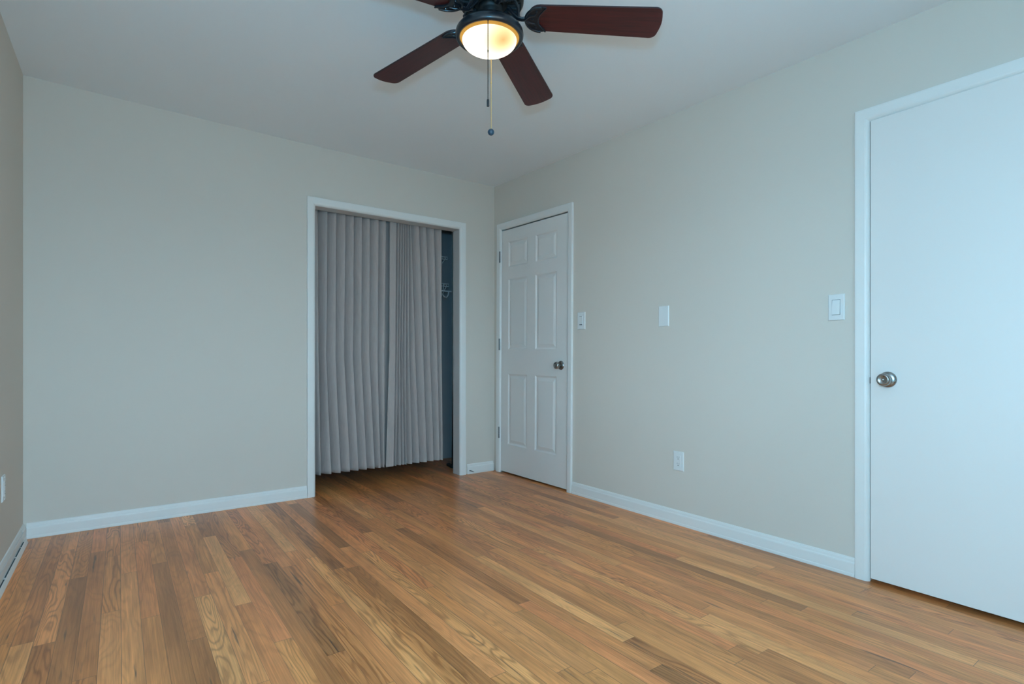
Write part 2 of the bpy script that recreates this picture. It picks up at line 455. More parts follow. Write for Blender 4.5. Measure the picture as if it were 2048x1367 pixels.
# wall behind the camera with the window opening
bm = bmesh.new()
box(bm, XL, WIN[0], YF - 0.12, YF, 0, HT); box(bm, WIN[1], 0, YF - 0.12, YF, 0, HT)
box(bm, WIN[0], WIN[1], YF - 0.12, YF, 0, WIN[2]); box(bm, WIN[0], WIN[1], YF - 0.12, YF, WIN[3], HT)
struct(link('wall_front', bm, M['wall']))
# closet shell
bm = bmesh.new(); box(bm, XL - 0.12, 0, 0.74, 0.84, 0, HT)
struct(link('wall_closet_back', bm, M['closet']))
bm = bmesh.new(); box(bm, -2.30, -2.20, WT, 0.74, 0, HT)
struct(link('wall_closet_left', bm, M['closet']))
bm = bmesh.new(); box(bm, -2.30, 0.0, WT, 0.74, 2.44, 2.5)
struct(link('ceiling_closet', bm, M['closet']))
# unlit rooms behind the two doors
bm = bmesh.new()
box(bm, 0.12, 1.3, 0.80, 0.90, 0, HT); box(bm, 1.2, 1.3, YF - 0.12, 0.80, 0, HT); box(bm, 0.12, 1.2, YF - 0.12, YF, 0, HT)
box(bm, 0.12, 1.2, YF, 0.80, 2.5, HT)
struct(link('wall_hall', bm, M['hall']))

# unseen double-hung windows added for daylight: behind the camera and in the left wall
def make_window(name, a0, a1, z0, z1, place):
    """a along the wall, d outward depth; place(a, d) -> world x, y"""
    root = struct(empty(name, (*place((a0 + a1) / 2, 0), z0))); off = root.location
    def wb(bm, p, q, d0, d1, c, d):
        x0, y0 = place(p, d0); x1, y1 = place(q, d1)
        box(bm, min(x0,x1)-off.x, max(x0,x1)-off.x, min(y0,y1)-off.y, max(y0,y1)-off.y, c-off.z, d-off.z)
    am, zm = (a0+a1)/2, (z0+z1)/2
    bm = bmesh.new()
    for p, q in ((a0, a0+0.035), (am-0.03, am+0.03), (a1-0.035, a1)): wb(bm, p, q, 0.02, 0.11, z0, z1)
    for p, q in ((z0, z0+0.04), (zm-0.02, zm+0.02), (z1-0.04, z1)): wb(bm, a0, a1, 0.03, 0.105, p, q)
    link('window_frame', bm, M['trim'], root)
    bm = bmesh.new(); wb(bm, a0-0.06, a1+0.06, -0.05, 0.02, z0-0.03, z0)
    link('window_sill', bm, M['trim'], root, bevel=0.003)
    bm = bmesh.new()
    wb(bm, a0-0.06, a0, -0.016, 0, z0, z1+0.06); wb(bm, a1, a1+0.06, -0.016, 0, z0, z1+0.06); wb(bm, a0, a1, -0.016, 0, z1, z1+0.06)
    link('window_casing', bm, M['trim'], root)
    for p, q in ((a0+0.035, am-0.03), (am+0.03, a1-0.035)):
        for c, d in ((z0+0.04, zm-0.02), (zm+0.02, z1-0.04)):
            bm = bmesh.new(); wb(bm, p, q, 0.066, 0.070, c, d); link('pane', bm, M['pane'], root)
make_window('unseen_window_1', *WIN, lambda a, d: (a, YF - d))
make_window('unseen_window_2', *WINW, lambda a, d: (XL - d, a))

# ------------------------------------------------------------------ baseboards
BASE = [(0.0, 0.0), (0.0145, 0.0), (0.0155, 0.004), (0.0145, 0.013), (0.0125, 0.016), (0.0125, 0.056), (0.0115, 0.061), (0.0085, 0.065), (0.0075, 0.074), (0.0045, 0.081), (0.0, 0.083)]
def baseboard(name, p0, p1, nrm, prof=BASE, mat=None):
    """p0, p1 ends on the wall plane at floor; nrm points into the room"""
    bm = bmesh.new(); p0 = Vector((*p0, 0)); p1 = Vector((*p1, 0)); n = Vector((*nrm, 0)); z = Vector((0, 0, 1))
    rows = [[bm.verts.new(p + n*a + z*b_) for a, b_ in prof] for p in (p0, p1)]
    m = len(prof)
    for i in range(m): bm.faces.new((rows[0][i], rows[0][(i+1) % m], rows[1][(i+1) % m], rows[1][i]))
    bm.faces.new(rows[0]); bm.faces.new(list(reversed(rows[1])))
    return struct(link(name, bm, mat or M['trim']))
baseboard('baseboard_back', (XL + 0.014, 0), (-1.5740, 0), (0, -1))
baseboard('baseboard_back_corner', (-0.2790, 0), (-0.0175, 0), (0, -1))
baseboard('baseboard_right', (0, -0.9985), (0, -2.8300), (-1, 0))
baseboard('baseboard_right_front', (0, -3.735), (0, YF), (-1, 0))
baseboard('baseboard_front', (XL + 0.014, YF), (-0.016, YF), (0, 1))
# left wall: plain base with a low heating register let into it near the corner
baseboard('baseboard_left', (XL, -0.10), (XL, YF), (1, 0), prof=[(0.0, 0.0), (0.010, 0.0), (0.010, 0.050), (0.0085, 0.062), (0.0045, 0.081), (0.0, 0.083)])
baseboard('baseboard_left_corner', (XL, 0.0), (XL, -0.10), (1, 0))
reg = empty('baseboard_register', (XL, -0.10, 0))
bm = bmesh.new()
# bottom lip: sloped flange, recess shelf and three slot openings behind the lip
prof = [(0.010, 0.0), (0.030, 0.0), (0.031, 0.004), (0.0245, 0.022), (0.0215, 0.024), (0.0205, 0.020), (0.010, 0.020)]
rows = [[bm.verts.new((a, y, b_)) for a, b_ in prof] for y in (0.0, -1.35)]
m_ = len(prof)
for i in range(m_): bm.faces.new((rows[0][i], rows[0][(i+1) % m_], rows[1][(i+1) % m_], rows[1][i]))
bm.faces.new(rows[0]); bm.faces.new(list(reversed(rows[1])))
link('register_lip', bm, M['trim'], reg)
bm = bmesh.new(); box(bm, 0.0105, 0.0135, -1.35, 0.0, 0.026, 0.060)
link('register_plate', bm, M['trim'], reg, bevel=0.001)
for y0, y1 in ((-0.045, -0.135), (-0.155, -0.30), (-0.325, -0.60), (-0.63, -0.90)):
    bm = bmesh.new(); box(bm, 0.0150, 0.0196, y1, y0, 0.0202, 0.0218); link('slot', bm, M['regslot'], reg)
tag(reg, 'white low baseboard register with thin dark slots along the left wall', 'register')

# ------------------------------------------------------------------ closet casing and jamb
bm = bmesh.new(); casing(bm, CL, CR, CT, lambda s, z, t: (s, -t, z), width=0.0565)
struct(link('trim_1', bm, M['trim'], smooth=False))
bm = bmesh.new()
box(bm, CL - 0.018, CL, -0.001, WT, 0, CT + 0.018); box(bm, CR, CR + 0.018, -0.001, WT, 0, CT + 0.018); box(bm, CL, CR, -0.001, WT, CT, CT + 0.018)
struct(link('trim_2', bm, M['jamb']))

# ------------------------------------------------------------------ door 1: six panel door, settled a little out of square
def warp1(p):
    x, y, z = p
    return (x, y + 0.0081 * (1 - z), z * (1 + 0.0135 * (y + 0.52)))
bm = bmesh.new()
casing(bm, -0.9434, -0.1048, 2.0385, lambda s, z, t: warp1((-t, s, z)), width=0.0545)
for v in bm.verts:
    if v.co.y > -0.0005: v.co.y = -0.0005
struct(link('trim_3', bm, M['trim']))
bm = bmesh.new()   # jamb and stop
box(bm, 0.0, 0.12, -0.0955, -0.080, 0, 2.06); box(bm, 0.0, 0.12, -0.955, -0.9385, 0, 2.06); box(bm, 0.0, 0.12, -0.9385, -0.0955, 2.047, 2.06)
bm.verts.ensure_lookup_table()
for v in bm.verts: v.co = Vector(warp1(v.co))
struct(link('trim_4', bm, M['trim']))

def panel_door(name, y0, y1, z0, z1, xf, th, panels, warp):
    """door leaf with moulded recessed raised panels on the face at x = xf (facing -x)"""
    root = struct(empty(name, (xf, (y0 + y1) / 2, 0)))
    off = Vector(root.location)
    bm = bmesh.new()
    ys = sorted({y0, y1, *[p[0] for p in panels], *[p[1] for p in panels]})
    zs = sorted({z0, z1, *[p[2] for p in panels], *[p[3] for p in panels]})
    def ins(y, z): return any(a - 1e-6 < y < b + 1e-6 and c - 1e-6 < z < d + 1e-6 for a, b, c, d in panels)
    V = {}
    def vv(x, y, z):
        k_ = (round(x, 5), round(y, 5), round(z, 5))
        if k_ not in V: V[k_] = bm.verts.new(k_)
        return V[k_]
    for a, b in zip(ys, ys[1:]):
        for c, d in zip(zs, zs[1:]):
            if not ins((a+b)/2, (c+d)/2):
                bm.faces.new((vv(xf, a, c), vv(xf, a, d), vv(xf, b, d), vv(xf, b, c)))
            bm.faces.new((vv(xf+th, a, c), vv(xf+th, b, c), vv(xf+th, b, d), vv(xf+th, a, d)))
    for a, b in zip(ys, ys[1:]):
        bm.faces.new((vv(xf, a, z0), vv(xf, b, z0), vv(xf+th, b, z0), vv(xf+th, a, z0)))
        bm.faces.new((vv(xf, a, z1), vv(xf+th, a, z1), vv(xf+th, b, z1), vv(xf, b, z1)))
    for c, d in zip(zs, zs[1:]):
        bm.faces.new((vv(xf, y0, c), vv(xf+th, y0, c), vv(xf+th, y0, d), vv(xf, y0, d)))
        bm.faces.new((vv(xf, y1, c), vv(xf, y1, d), vv(xf+th, y1, d), vv(xf+th, y1, c)))
    # mouldings: (inset, depth) rings
    rings = [(0.0, 0.0), (0.003, 0.0005), (0.012, 0.0075), (0.016, 0.0085), (0.020, 0.0085), (0.040, 0.0025), (0.043, 0.0018)]
    def fill(bm_, P, only=None):
        a, b, c, d = P; prev = None
        for ins_, dep in rings:
            q = [bm_.verts.new((xf + dep, a+ins_, c+ins_)), bm_.verts.new((xf + dep, b-ins_, c+ins_)), bm_.verts.new((xf + dep, b-ins_, d-ins_)), bm_.verts.new((xf + dep, a+ins_, d-ins_))]
            if prev:
                for i in range(4): bm_.faces.new((prev[i], prev[(i+1) % 4], q[(i+1) % 4], q[i]))
            prev = q
        bm_.faces.new(prev)
    for v in bm.verts: v.co = Vector(warp(v.co)) - off
    link('leaf', bm, M['door'], root)
    for P in panels:
        b2 = bmesh.new(); fill(b2, P)
        for v in b2.verts: v.co = Vector(warp(v.co)) - off
        link('panel', b2, M['door'], root)
    return root
cA, cB = (-0.4590, -0.1970), (-0.8180, -0.5590)
pan = []
for z0_, z1_ in ((1.717, 1.930), (1.034, 1.621), (0.243, 0.835)):
    pan += [(cA[0], cA[1], z0_, z1_), (cB[0], cB[1], z0_, z1_)]
door1 = panel_door('door_1', -0.9350, -0.0975, 0.013, 2.0305, 0.002, 0.040, pan, warp1)

def knob_parts(parent, off, loc, lock=True):
    """the knob as one part of the door with its pieces as sub-parts"""
    R = Matrix.Rotation(-math.pi/2, 4, 'Y'); L0 = Vector(loc) - off
    bm = bmesh.new()
    lathe(bm, [(0.0, 0.010), (0.0125, 0.010), (0.0115, 0.022), (0.014, 0.027), (0.0215, 0.031), (0.0262, 0.038), (0.0270, 0.046), (0.0255, 0.052), (0.0215, 0.0565), (0.0185, 0.0575), (0.0150, 0.0560), (0.0, 0.0540)], 40)
    bm.transform(R); kn_ = link('door_knob', bm, M['nickel'], parent, smooth=True, loc=L0)
    bm = bmesh.new()
    lathe(bm, [(0.0, 0.0), (0.0330, 0.0), (0.0335, 0.003), (0.0315, 0.007), (0.025, 0.0105), (0.017, 0.0125), (0.0, 0.0125)], 40)
    bm.transform(R); link('rose', bm, M['nickel'], kn_, smooth=True)
    if lock:
        bm = bmesh.new(); lathe(bm, [(0.0, 0.053), (0.0045, 0.053), (0.0045, 0.0585), (0.0035, 0.0595), (0.0, 0.0595)], 16)
        bm.transform(R); link('lock_button', bm, M['nickel'], kn_, smooth=True)
    kn_['label'] = 'brushed nickel door knob'
    return kn_
knob_parts(door1, Vector(door1.location), (0.002, -0.868, 0.914))
# hinges of the six panel door: knuckle and the two visible leaf edges
for z0_, z1_ in ((1.777, 1.871), (1.035, 1.133), (0.291, 0.385)):
    zc = (z0_ + z1_) / 2; yh = -0.1010 + 0.0081 * (1 - zc)
    bm = bmesh.new()
    n_k = 5; hh = (z1_ - z0_) / n_k
    for i in range(n_k):
        lathe(bm, [(0.0, 0.0), (0.0050, 0.0), (0.0054, 0.001), (0.0054, hh - 0.002), (0.0050, hh - 0.0008), (0.0, hh - 0.0008)], 12, c=(-0.0185, yh, z0_ + i*hh))
    box(bm, -0.0175, -0.0150, yh, yh + 0.0125, z0_, z1_)
    for v in bm.verts: v.co -= Vector(door1.location)
    hg = link('hinge', bm, M['hinge'], door1); hg['label'] = 'tarnished steel hinge'

# small latch edge showing beside the knob
bm = bmesh.new(); box(bm, -0.0185, -0.0165, -0.952, -0.944, 0.888, 0.942)
for v in bm.verts: v.co -= Vector(door1.location)
link('strike_plate', bm, M['trim'], door1)

# ------------------------------------------------------------------ door 2: flush slab on the right
def warp2(p):
    x, y, z = p
    return (x, y, z * (1 + 0.004 * (y + 2.85)))
bm = bmesh.new()
casing(bm, -3.6600, -2.8875, 1.9865, lambda s, z, t: warp2((-t, s, z)), width=0.0560)
struct(link('trim_5', bm, M['trim']))
bm = bmesh.new()
box(bm, 0.0, 0.12, -2.8835, -2.872, 0, 2.02); box(bm, 0.0, 0.12, -3.675, -3.664, 0, 2.02); box(bm, 0.0, 0.12, -3.664, -2.8835, 1.991, 2.02)
struct(link('trim_6', bm, M['trim']))
door2 = struct(empty('door_2', (-0.012, -3.27, 0)))
bm = bmesh.new(); box(bm, 0.0, 0.036, -3.6610 + 3.27, -2.8925 + 3.27, 0.0170, 1.984)
link('slab', bm, M['door'], door2, bevel=0.0015)
knob_parts(door2, Vector(door2.location), (-0.012, -2.9575, 0.8740))
bm = bmesh.new(); box(bm, 0.002, 0.014, -2.8915 + 3.27, -2.8885 + 3.27, 0.855, 0.882)
sp_ = link('latch_strike', bm, M['hinge'], door2); sp_['label'] = 'dark metal latch strike'

# ------------------------------------------------------------------ wall plates (on the right wall, facing -x)
def plate_mesh(h, wd, th=0.0055, holes=None):
    """plate with softened rim, local: x = -out of wall, y along wall, z up, origin at the wall behind the centre"""
    bm = bmesh.new()
    rings = [(0.0, 0.0), (0.0, 0.0022), (0.0012, 0.0040), (0.0035, th), ]
    prev = None
    for ins_, d in rings:
        a, c = wd/2 - ins_, h/2 - ins_
        q = [bm.verts.new((-d, -a, -c)), bm.verts.new((-d, a, -c)), bm.verts.new((-d, a, c)), bm.verts.new((-d, -a, c))]
        if prev is None: bm.faces.new(q)
        else:
            for i in range(4): bm.faces.new((prev[i], prev[(i+1) % 4], q[(i+1) % 4], q[i]))
        prev = q
    bm.faces.new(prev)
    return bm
def screw(parent, y, z, x=-0.0055):
    bm = bmesh.new(); lathe(bm, [(0.0, 0.0), (0.0032, 0.0), (0.0028, 0.0010), (0.0, 0.0014)], 14)
    bm.transform(Matrix.Rotation(-math.pi/2, 4, 'Y')); bm.transform(Matrix.Translation((x, y, z)))
    box(bm, x - 0.0016, x - 0.0012, y - 0.0004, y + 0.0004, z - 0.0024, z + 0.0024)
    link('screw', bm, M['plastic'], parent)
def rocker_switch(name, y, z, h, wd, label, rw=0.033, rh=0.066, slider=False):
    r = empty(name, (0, y, z)); tag(r, label, 'light switch')
    link('plate', plate_mesh(h, wd), M['plastic'], r)
    # grey strip painting the shade around the paddle, and the tilted paddle itself
    bm = bmesh.new(); box(bm, -0.0060, -0.0050, -rw/2 - 0.0012, rw/2 + 0.0012, -rh/2 - 0.0015, rh/2 + 0.0015); link('paddle_gap', bm, M['gap'], r)
    bm = bmesh.new()
    tip = 0.0130
    vs = [bm.verts.new(p) for p in ((-0.0050, -rw/2, -rh/2), (-0.0050, rw/2, -rh/2), (-0.0050, rw/2, rh/2), (-0.0050, -rw/2, rh/2),
                                    (-tip, -rw/2, -rh/2), (-tip, rw/2, -rh/2), (-0.0062, rw/2, rh/2), (-0.0062, -rw/2, rh/2))]
    for f in ((0,3,2,1),(4,5,6,7),(0,1,5,4),(1,2,6,5),(2,3,7,6),(3,0,4,7)): bm.faces.new([vs[i] for i in f])
    link('paddle', bm, M['plastic'], r, bevel=0.0008)
    screw(r, 0, h/2 - 0.010); screw(r, 0, -h/2 + 0.010)
    return r
rocker_switch('light_switch', -2.752, 1.1937, 0.118, 0.070, 'white rocker light switch beside the casing of the flush door at right')
# small dimmer style switch next to the six panel door
r = empty('light_switch', (0, -1.0875, 1.2275)); tag(r, 'white wall switch with small dark slot, beside the six panel door casing', 'light switch')
link('plate', plate_mesh(0.122, 0.076), M['plastic'], r)
bm = bmesh.new(); box(bm, -0.0085, -0.0050, -0.017, 0.017, -0.0335, 0.0335); link('paddle', bm, M['plastic'], r, bevel=0.001)
bm = bmesh.new(); box(bm, -0.0092, -0.0080, -0.014, 0.014, -0.0290, -0.0240); link('slider_slot', bm, M['slot'], r)
bm = bmesh.new(); box(bm, -0.0092, -0.0080, -0.012, 0.012, 0.0300, 0.0322); link('paddle_gap', bm, M['gap'], r)
screw(r, 0, 0.052); screw(r, 0, -0.052)
# blank cover plate painted like the wall
r = empty('blank_plate', (0, -1.7955, 1.2150)); tag(r, 'blank wall cover plate between the two light switches', 'wall plate')
link('plate', plate_mesh(0.122, 0.074), M['plastic'], r)
screw(r, 0, 0.042); screw(r, 0, -0.042)

def outlet(parent_name, loc, label, rot=0.0, h=0.112, wd=0.070):
    r = empty(parent_name, loc); r.rotation_euler = (0, 0, rot); tag(r, label, 'outlet')
    link('plate', plate_mesh(h, wd), M['plastic'], r)
    bm = bmesh.new(); box(bm, -0.0072, -0.0050, -0.0165, 0.0165, -0.0335, 0.0335); link('receptacle_face', bm, M['plastic'], r, bevel=0.0006)
    for zc in (0.0185, -0.0185):
        for yy, hh_ in ((-0.0062, 0.0070), (0.0062, 0.0085)):
            bm = bmesh.new(); box(bm, -0.0075, -0.0070, yy - 0.0009, yy + 0.0009, zc + 0.001, zc + 0.001 + hh_); link('slot', bm, M['hinge'], r)
        bm = bmesh.new(); lathe(bm, [(0.0, 0.0), (0.0026, 0.0), (0.0026, 0.0006), (0.0, 0.0006)], 14)
        bm.transform(Matrix.Rotation(-math.pi/2, 4, 'Y')); bm.transform(Matrix.Translation((-0.0071, 0, zc - 0.0062))); link('ground_hole', bm, M['slot'], r)
    screw(r, 0, h/2 - 0.008); screw(r, 0, -h/2 + 0.008)
    return r
outlet('wall_outlet', (0, -1.9010, 0.3685), 'white electrical outlet low on the right wall')
outlet('wall_outlet', (XL, -0.622, 0.392), 'white wall plate low on the left wall at the picture edge', rot=math.pi)

# ------------------------------------------------------------------ closet: curtains, track, shelves
def lerp(a, b, t): return a + (b - a) * t
def curtain(name, folds, ztop, zbot, label, group, rows=70, sub=6, scallop=False, seed=1):
    """folds: list of (x_top, x_mid, x_bot, y) ridge lines, alternating front and back"""
    rnd = random.Random(seed)
    ph = [(rnd.uniform(0, 6.28), rnd.uniform(0.9, 1.6), rnd.uniform(0.001, 0.0028)) for _ in folds]
    bm = bmesh.new(); grid = []
    for j in range(rows + 1):
        t = j / rows; z = lerp(ztop, zbot, t)
        xs = []
        for i, (xt, xmid, xb, y) in enumerate(folds):
            x = lerp(xt, xmid, t / 0.55) if t < 0.55 else lerp(xmid, xb, (t - 0.55) / 0.45)
            p_, f_, a_ = ph[i]
            sag = a_ * math.sin(p_ + f_ * 6.28 * t) * min(1, t * 2.2)
            yy = y + 0.6 * sag
            # pleats open a little toward the hem
            yy = 0.148 + (yy - 0.148) * (0.72 + 0.38 * t)
            xs.append((x + sag * (0 if i in (0, len(folds) - 1) else 1), yy))
        row = []
        for i in range(len(xs) - 1):
            for s in range(sub):
                q = s / sub
                x = lerp(xs[i][0], xs[i+1][0], q)
                ya, yb = xs[i][1], xs[i+1][1]
                y = lerp(ya, yb, math.sin(q * math.pi / 2)) if yb < ya else lerp(ya, yb, 1 - math.cos(q * math.pi / 2))
                # cloth bellies slightly between creases, with soft diagonal wrinkles
                bel = math.sin(q * math.pi)
                wr = math.sin(z * 13 + x * 21 + seed) * math.sin(z * 5.3 - x * 9 + 1.3 * i)
                y += bel * (0.0015 * wr * (0.3 + t) + 0.0012 * math.sin(3.1 * i + z * 4))
                row.append((x, y, z))
        row.append((xs[-1][0], xs[-1][1], z))
        if scallop:
            x, y, _ = row[0]
            row[0] = (x - (0.0032 if j % 2 else 0.0), y, z)
        grid.append([bm.verts.new(p) for p in row])
    for A, B in zip(grid, grid[1:]):
        for a in range(len(A) - 1): bm.faces.new((A[a], A[a+1], B[a+1], B[a]))
    o = link(name, bm, M['curtain'], smooth=False)
    for p in o.data.polygons: p.use_smooth = True
    try:
        o.data.set_sharp_from_angle(angle=math.radians(48))
    except Exception: pass
    md = o.modifiers.new('thickness', 'SOLIDIFY'); md.thickness = 0.0012; md.offset = 0
    return tag(o, label, 'curtain', group)
FR, BK = 0.118, 0.192
def pleats(tops, mids, bots, frac=0.12, first_back=None):
    """front ridges at the given x; the fabric runs back behind each ridge and out again to the next one"""
    out = []
    n = len(tops)
    for i in range(n):
        out.append((tops[i], mids[i], bots[i], FR))
        if i < n - 1:
            out.append((tops[i] + (tops[i+1]-tops[i])*frac, mids[i] + (mids[i+1]-mids[i])*frac, bots[i] + (bots[i+1]-bots[i])*frac, BK))
    return out
lt = [-1.393, -1.327, -1.26, -1.195, -1.133, -1.07, -1.0, -0.941]
lm = [-1.404, -1.338, -1.271, -1.205, -1.143, -1.08, -1.012, -0.957]
lb = [-1.369, -1.298, -1.23, -1.165, -1.098, -1.034, -0.988, -0.957]
left = [(-1.60, -1.58, -1.56, 0.160), (-1.520, -1.500, -1.472, 0.185), (-1.468, -1.462, -1.446, FR), (-1.448, -1.440, -1.424, BK)] + pleats(lt, lm, lb)
left += [(-0.925, -0.935, -0.940, 0.195), (-0.86, -0.88, -0.88, 0.205)]
curtain('curtain', left, 2.052, 0.118, 'left mauve grey pleated closet curtain with wide even folds', 'closet curtains', seed=3)
rt = [-0.908, -0.852]; rm = [-0.916, -0.866]; rbm = [-0.946, -0.882]
tt = [-0.827, -0.806, -0.785, -0.767, -0.746, -0.728, -0.657, -0.594, -0.521, -0.448]
mm = [-0.844, -0.823, -0.802, -0.776, -0.746, -0.693, -0.622, -0.558, -0.493, -0.451]
bb = [-0.857, -0.82, -0.793, -0.769, -0.722, -0.66, -0.591, -0.531, -0.476, -0.442]
right = [(-0.908, -0.916, -0.946, 0.113), (-0.852, -0.866, -0.882, 0.116), (-0.846, -0.860, -0.876, BK)] + pleats(tt, mm, bb, 0.22)
curtain('curtain', right, 2.052, 0.118, 'right mauve grey closet curtain, bunched at its scalloped left edge', 'closet curtains', rows=330, sub=5, scallop=True, seed=8)
bm = bmesh.new()
box(bm, -1.75, -0.35, 0.135, 0.160, 2.062, 2.074); box(bm, -1.75, -0.35, 0.135, 0.138, 2.050, 2.062); box(bm, -1.75, -0.35, 0.157, 0.160, 2.050, 2.062)
for xb in (-1.70, -1.05, -0.40): box(bm, xb - 0.012, xb + 0.012, WT, 0.140, 2.066, 2.080)
tag(link('curtain_track', bm, M['wire']), 'white curtain track mounted inside above the closet opening', 'curtain rail')

def wire_shelf(name, z, y0, y1, x0, x1, label, hang=False, drop=0.27):
    r = empty(name, (0, 0, 0)); tag(r, label, 'shelf', None)
    bm = bmesh.new()
    for yy, zz in ((y0, z), (y0, z - 0.022), ((y0+y1)/2, z - 0.003), (y1, z)):
        tube(bm, [(x0, yy, zz), (x1, yy, zz)], 0.0033, 8)
    k_ = int((x1 - x0) / 0.026)
    for i in range(k_ + 1):
        xx = x1 - i * 0.026
        tube(bm, [(xx, y1, z + 0.003), (xx, y0, z + 0.003), (xx, y0 - 0.003, z - 0.022)], 0.0016, 6)
    link('wire_rack', bm, M['wire'], r)
    for xx in (x1 - 0.012, x0 + 0.3):
        bm = bmesh.new(); tube(bm, [(xx, y0 + 0.01, z - 0.01), (xx, y1 - 0.004, z - drop)], 0.004, 8); link('brace', bm, M['wire'], r)
    if hang:
        bm = bmesh.new(); tube(bm, [(x0, y0 + 0.01, z - 0.068), (x1 + 0.035, y0 + 0.01, z - 0.064)], 0.0065, 10); link('hanging_rod', bm, M['wire'], r)
        bm = bmesh.new()
        tube(bm, [(x1 - 0.045, y0, z), (x1 - 0.052, y0 + 0.004, z - 0.03), (x1 - 0.050, y0 + 0.005, z - 0.066)], 0.0035, 8)
        tube(bm, [(x1 + 0.004, y0 + 0.004, z - 0.068), (x1 - 0.002, y0 + 0.002, z - 0.098), (x1 - 0.020, y0, z - 0.122), (x1 - 0.045, y0, z - 0.118), (x1 - 0.058, y0, z - 0.098)], [0.006, 0.006, 0.0055, 0.005, 0.004], 8)
        link('rod_hook', bm, M['wire'], r)
    return r
wire_shelf('wire_shelf', 1.640, 0.44, 0.74, -2.19, -0.205, 'white wire closet shelf with hanging rod, seen past the curtain edge', hang=True)
wire_shelf('wire_shelf', 1.884, 0.44, 0.74, -2.19, -0.218, 'upper white wire closet shelf near the top of the closet gap', drop=0.17)
# thin black upright just behind the right jamb
r = empty('leaning_pole', (-0.246, 0.30, 0)); tag(r, 'thin black pole with a small foot standing behind the right closet jamb', 'pole')
bm = bmesh.new(); tube(bm, [(0.004, 0, 0.012), (0.012, 0, 0.55), (0.024, 0, 1.10)], 0.010, 10); link('shaft', bm, M['black'], r, smooth=True)
bm = bmesh.new(); prism(bm, [(-0.018, -0.030), (0.022, -0.034), (0.034, 0.0), (0.040, 0.118), (0.024, 0.130), (0.002, 0.110), (-0.016, 0.020)], 0.0, 0.020)
link('foot', bm, M['black'], r, bevel=0.004)
# black cable stub sticking out of the baseboard beside the closet
bm = bmesh.new(); tube(bm, [(-0.2170, -0.0135, 0.0130), (-0.232, -0.0190, 0.0185), (-0.250, -0.0220, 0.0270), (-0.2640, -0.0200, 0.0300)], [0.0022, 0.0026, 0.0034, 0.0036], 10)
tag(link('cable_stub', bm, M['black'], smooth=True), 'short black cable stub poking from the baseboard beside the closet', 'cable')

# ------------------------------------------------------------------ ceiling fan
OX, OY = -1.536, -2.2347
fan = empty('ceiling_fan', (OX, OY, 2.13))
tag(fan, 'dark bronze ceiling fan with five mahogany blades and lit glass bowl', 'ceiling fan')
Z0 = 2.13
cz_ = ceil_z(OX, OY)
def F(z): return z - Z0
bm = bmesh.new()
lathe(bm, [(0.0, F(cz_ + 0.004)), (0.080, F(cz_ + 0.004)), (0.080, F(cz_ - 0.012)), (0.072, F(cz_ - 0.026)), (0.050, F(cz_ - 0.036)), (0.0, F(cz_ - 0.036))], 48)
link('canopy', bm, M['fanmetal'], fan, smooth=True)
bm = bmesh.new()
lathe(bm, [(0.0, F(2.366)), (0.055, F(2.366)), (0.090, F(2.354)), (0.112, F(2.330)), (0.118, F(2.300)), (0.116, F(2.268)), (0.119, F(2.262)), (0.118, F(2.250)), (0.113, F(2.241)),
           (0.108, F(2.236)), (0.105, F(2.243)), (0.060, F(2.243)), (0.056, F(2.236)), (0.0, F(2.236))], 64)
mot = link('motor_housing', bm, M['fancore'], fan, smooth=True)
bm = bmesh.new()      # radial cooling fins under the motor
for i in range(30):
    a = 2 * math.pi * i / 30
    b2 = [Vector((0.060, -0.0018, F(2.2430))), Vector((0.1055, -0.0038, F(2.2430))), Vector((0.1055, 0.0038, F(2.2430))), Vector((0.060, 0.0018, F(2.2430)))]
    lo = [v + Vector((0, 0, -0.006)) for v in b2]
    R = Matrix.Rotation(a, 4, 'Z')
    A = [bm.verts.new(R @ v) for v in b2]; B = [bm.verts.new(R @ v) for v in lo]
    bm.faces.new(A); bm.faces.new(list(reversed(B)))
    for k_ in range(4): bm.faces.new((A[k_], A[(k_+1) % 4], B[(k_+1) % 4], B[k_]))
link('cooling_fins', bm, M['fin'], mot)
bm = bmesh.new(); lathe(bm, [(0.0, F(2.240)), (0.046, F(2.240)), (0.046, F(2.222)), (0.040, F(2.214)), (0.022, F(2.206)), (0.020, F(2.176)), (0.0, F(2.176))], 48)
link('switch_housing', bm, M['fancore'], fan, smooth=True)
# light kit: fitter with rounded rim, gold inner rim, frosted bowl
kit_bm = bmesh.new()
lathe(kit_bm, [(0.0, F(2.194)), (0.030, F(2.193)), (0.042, F(2.186)), (0.047, F(2.172)), (0.049, F(2.168)), (0.070, F(2.167)), (0.095, F(2.162)), (0.112, F(2.153)), (0.1215, F(2.141)),
               (0.1235, F(2.131)), (0.1220, F(2.123)), (0.1180, F(2.1180)), (0.1120, F(2.1165)), (0.1075, F(2.1180)), (0.1060, F(2.1240)), (0.1060, F(2.150)), (0.0, F(2.156))], 72)
kit = link('light_kit', kit_bm, M['fanmetal'], fan, smooth=True, loc=(-0.0044, 0.0032, 0))
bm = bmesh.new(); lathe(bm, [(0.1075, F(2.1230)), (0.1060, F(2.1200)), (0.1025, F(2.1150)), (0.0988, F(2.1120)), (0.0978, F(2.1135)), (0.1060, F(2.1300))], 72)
gr = link('gold_rim', bm, M['lip'], kit, smooth=True); gr['label'] = 'gold rim around the glass bowl with added glow'
bm = bmesh.new()
prof = [(0.0985 * math.cos(a), F(2.1135) - 0.0425 * math.sin(a)) for a in [math.pi/2 * i / 20 for i in range(20)]] + [(0.0, F(2.1135) - 0.0425)]
lathe(bm, prof, 72)
bw = link('glass_bowl', bm, M['bowl'], kit, smooth=True); bw['label'] = 'glowing frosted glass bowl'

